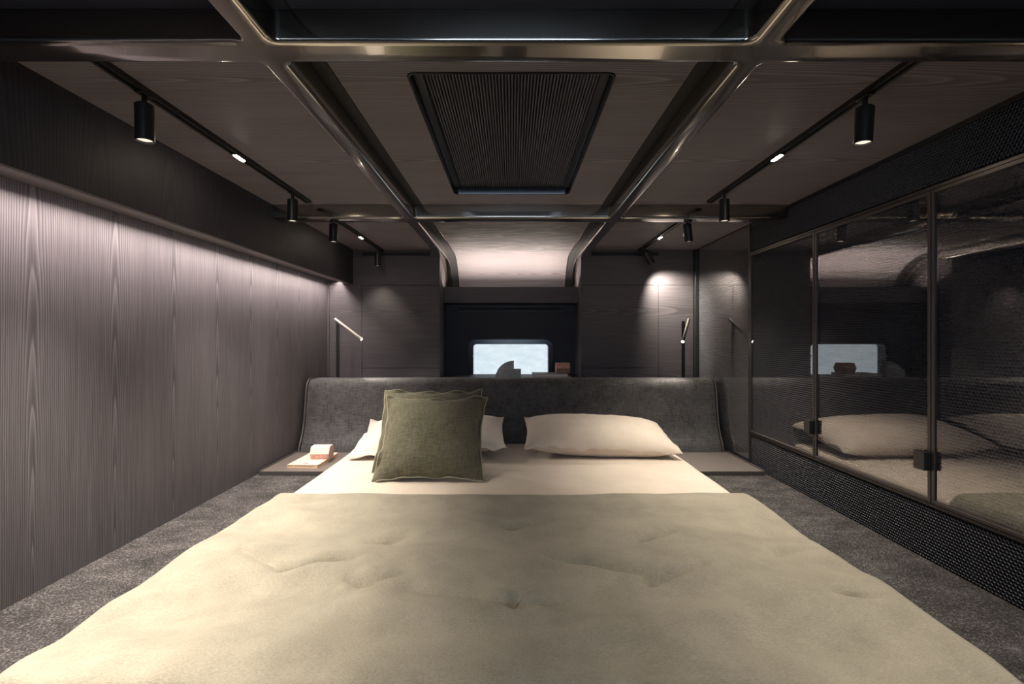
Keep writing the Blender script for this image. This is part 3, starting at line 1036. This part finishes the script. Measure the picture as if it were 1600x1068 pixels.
reading_lamp(-1.117, 3.10, (-1.122, 3.085, CZ + 0.120), (-0.948, 3.05, CZ - 0.004), 'reading lamp with nickel tube head lit by the left wall glow', M['steel'])
reading_lamp(1.105, 3.12, (1.133, 3.10, CZ + 0.118), (1.050, 2.975, CZ - 0.018), 'dark reading lamp pointing at the viewer in the rear right corner', M['gunmetal'])

# ------------------------------------------------------------------ bed
SHZ = 0.062
mt = thing('mattress', 'low mattress under a cream linen sheet', 'mattress', (0, 0, 0))
bm = box(-0.872, 0.872, 0.86, 2.80, 0.001, SHZ - 0.004, 0.02, 4)
obj('core', bm, M['pillow_white'], mt, smooth='auto')
def grid_surface(bm, nx, ny, fn):
    g = [[bm.verts.new(fn(i / nx, j / ny)) for i in range(nx + 1)] for j in range(ny + 1)]
    for j in range(ny):
        for i in range(nx):
            bm.faces.new((g[j][i], g[j][i + 1], g[j + 1][i + 1], g[j + 1][i]))
    return g
def sheet_fn(u, v):
    half = 0.882
    x = (u * 2 - 1) * (half + 0.05)
    y = 1.55 + v * (2.821 - 1.55)
    ex = abs(x) - (half - 0.02)
    z = SHZ
    if ex > 0:
        a = min(ex / 0.03, 1.0) * pi / 2
        s = 1 if x > 0 else -1
        xx = half - 0.02 + 0.02 * math.sin(a)
        z = SHZ - 0.02 + 0.02 * math.cos(a)
        if ex > 0.03:
            z -= (ex - 0.03) * 0.9
        x = s * xx
    w = 0.0028 * mnoise.noise((x * 4, y * 5, 3)) + 0.0012 * mnoise.noise((x * 16, y * 13, 7))
    return (x, y, z + w)
bm = bmesh.new()
grid_surface(bm, 120, 90, sheet_fn)
obj('fitted_sheet', bm, M['sheet'], mt, smooth=True)

# quilted duvet
TU = [pxy(px, py, 0.095) for px, py in ((612, 842), (800, 820), (1002, 842), (448, 888), (808, 946), (1018, 905), (1330, 936), (560, 915), (1215, 862))]
CR = [((375, 866), (440, 889), 0.5), ((440, 889), (552, 876), 0.9), ((575, 842), (640, 834), 0.5), ((545, 905), (575, 914), 0.8), ((575, 914), (640, 900), 0.4),
      ((740, 812), (800, 820), 0.6), ((800, 820), (850, 812), 0.4), ((985, 846), (1050, 838), 0.6), ((1010, 906), (1100, 892), 0.6), ((800, 946), (815, 925), 0.8),
      ((815, 945), (880, 940), 0.4), ((1300, 930), (1370, 942), 0.5), ((640, 925), (800, 946), 0.4), ((850, 870), (1000, 895), 0.5), ((1200, 866), (1290, 856), 0.3)]
CR = [(pxy(*a, 0.095), pxy(*b, 0.095), k) for a, b, k in CR]
DY0, DY1 = 0.792, 1.815
def seg_d(x, y, a, b):
    ax, ay = a
    bx, by = b
    dx, dy = bx - ax, by - ay
    t = max(0, min(1, ((x - ax) * dx + (y - ay) * dy) / (dx * dx + dy * dy)))
    return math.hypot(x - ax - t * dx, (y - ay - t * dy)), t
def duvet_fn(u, v):
    half = 0.905 + 0.018 * mnoise.noise((v * 7, 0.3 if u < .5 else 9.1, 2)) 
    s = (u * 2 - 1)
    x = s * (half + 0.05)
    y = DY0 - 0.05 + v * (DY1 - DY0 + 0.05)
    y_edge = 0.010 * mnoise.noise((x * 4, 0.7, 5)) * max(0, (v - 0.9) / 0.1)
    top = 0.100
    ex = abs(x) - (half - 0.05)
    z = top
    if ex > 0:                       # rolls down at the sides
        a = min(1.0, ex / 0.085) * pi / 2
        x = math.copysign(half - 0.05 + 0.05 * math.sin(a), x)
        z = top - 0.068 * (1 - math.cos(a))
        if ex > 0.085:
            z -= (ex - 0.085)
    ey = (DY0 + 0.025) - y           # falls over the foot end
    if ey > 0:
        a = min(1.0, ey / 0.04) * pi / 2
        y = DY0 + 0.025 - 0.025 * math.sin(a)
        z -= 0.040 * (1 - math.cos(a)) + max(0, ey - 0.04) * 1.0
    eh = y - (DY1 - 0.03)            # thin edge at the pillow end
    if eh > 0:
        z -= 0.030 * (eh / 0.03) ** 2.2
    fall = 1.0 if ex < 0 else max(0.15, 1 - ex / 0.08)
    fall *= min(1.0, max(0.0, (DY1 - y) / 0.05))
    w = 0.016 * mnoise.noise((x * 2.6, y * 3.4, 1.3)) + 0.009 * mnoise.noise((x * 6.5, y * 9, 4.3)) + 0.0016 * mnoise.noise((x * 18, y * 24, 8.3)) + 0.015 * mnoise.noise((x * 1.7 + 0.35 * y, y * 7.5, 2.1))
    for tx, ty in TU:
        d2 = ((x - tx) ** 2 + ((y - ty) * 1.2) ** 2)
        w -= 0.020 * math.exp(-math.sqrt(d2) / 0.03) 
        w -= 0.006 * math.exp(-d2 / 0.016)
    for a, b, k in CR:
        d, t = seg_d(x, y, a, b)
        if d < 0.12:
            w -= 0.024 * k * math.exp(-(d / 0.011) ** 2) * (1 - 0.6 * abs(2 * t - 1))
            w += 0.016 * k * math.exp(-((d - 0.035) / 0.03) ** 2) * (1 - 0.6 * abs(2 * t - 1))
    return (x, y + y_edge, max(0.004, z + w * fall))
bm = bmesh.new()
grid_surface(bm, 300, 210, duvet_fn)
dv = obj('duvet', bm, M['duvet'], smooth=True)
md = dv.modifiers.new('Thickness', 'SOLIDIFY')
md.thickness = 0.003
md.offset = -1
tag(dv, 'sage beige tufted quilt spread over the lower bed', 'quilt')

def pillow_mesh(W, H, T, nx=56, ny=40, c=0.06, flange=0.0, p=2.4, seed=0.0, wr=0.006, ft=0.003):
    """inflated pillow in the local XY plane, thickness along Z, optional flat flange"""
    bm = bmesh.new()
    gu = np.linspace(-1, 1, nx + 1)
    gv = np.linspace(-1, 1, ny + 1)
    fu, fv = 1 - flange / W, 1 - flange / H
    def fn(u, v, s):
        x = W * u * (1 - c * (1 - v * v))
        y = H * v * (1 - c * (1 - u * u))
        uu, vv = min(1, abs(u) / fu), min(1, abs(v) / fv)
        t = max(0.0, (1 - uu ** p) * (1 - vv ** p)) ** 0.5
        n1 = mnoise.noise((x * 9 + seed, y * 9, s * 2.0 + seed)) * wr + mnoise.noise((x * 24 + seed, y * 24, s * 3.0)) * wr * 0.35
        wave = 0.0
        if flange:
            m = max(abs(u) - fu, abs(v) - fv, 0)
            wave = 0.035 * m / max(1e-6, 1 - min(fu, fv)) * mnoise.noise((x * 14 + seed, y * 14, 2.0)) 
        return (x, y, s * (T * t + ft * 0.5) + n1 * (0.08 + t) + wave)
    top = [[bm.verts.new(fn(u, v, 1)) for u in gu] for v in gv]
    bot = [[bm.verts.new(fn(u, v, -1)) for u in gu] for v in gv]
    for g, fl in ((top, 0), (bot, 1)):
        for j in range(ny):
            for i in range(nx):
                f = (g[j][i], g[j][i + 1], g[j + 1][i + 1], g[j + 1][i])
                bm.faces.new(f[::-1] if fl else f)
    bt = [top[0][i] for i in range(nx)] + [top[j][nx] for j in range(ny)] + [top[ny][nx - i] for i in range(nx)] + [top[ny - j][0] for j in range(ny)]
    bb = [bot[0][i] for i in range(nx)] + [bot[j][nx] for j in range(ny)] + [bot[ny][nx - i] for i in range(nx)] + [bot[ny - j][0] for j in range(ny)]
    for i in range(len(bt)):
        j = (i + 1) % len(bt)
        bm.faces.new((bt[i], bb[i], bb[j], bt[j]))
    edge = [(a.co + b.co) / 2 for a, b in zip(bt, bb)]
    return bm, edge

# bed pillows
def bed_pillow(x, y, z, rot, lab, m, seed, W=0.40, H=0.235, T=0.078, fl=0.028):
    t = thing('pillow', lab, 'pillow', (x, y, z))
    t.rotation_euler = rot
    bm, edge = pillow_mesh(W, H, T, c=0.045, flange=fl, seed=seed, p=2.6)
    obj('pillowcase', bm, m, t, smooth=True)
bed_pillow(0.465, 2.655, 0.150, (math.radians(9), math.radians(2), math.radians(-1)), 'oatmeal linen pillow alone on the right half of the bed', M['pillow'], 3.0, H=0.225, T=0.086, fl=0.005)
bed_pillow(-0.435, 2.665, 0.150, (math.radians(12), math.radians(-2), math.radians(2)), 'white linen pillow half hidden behind the green cushions', M['pillow_white'], 11.0)

def cushion(name, base, top, W, lab, seed, roll=0.0, T=0.062, c=0.1):
    b, tp = Vector(base), Vector(top)
    d = tp - b
    H = d.length / 2
    t = thing('cushion', lab, 'cushion', (b + tp) / 2, 'olive gauze cushions')
    ang = math.atan2(d.z, d.y)
    t.rotation_euler = (ang, roll, 0)
    bm, edge = pillow_mesh(W, H, T, nx=48, ny=48, c=c, p=2.2, seed=seed, wr=0.005, flange=0.012)
    cv = obj('cover', bm, M['olive'], t, smooth=True)
    bm = bmesh.new()
    add_tube(bm, edge, 0.0026, 6, closed=True)
    obj('piping', bm, M['piping'], cv, smooth=True)
cushion('cushion', (-0.377, 2.060, SHZ + 0.004), (-0.343, 2.335, 0.398), 0.243, 'front olive gauze cushion leaning with full square face showing', 1.0)
cushion('cushion', (-0.452, 2.215, SHZ + 0.006), (-0.338, 2.430, 0.410), 0.245, 'rear olive gauze cushion mostly hidden behind the front one', 6.0, T=0.045, c=0.055)
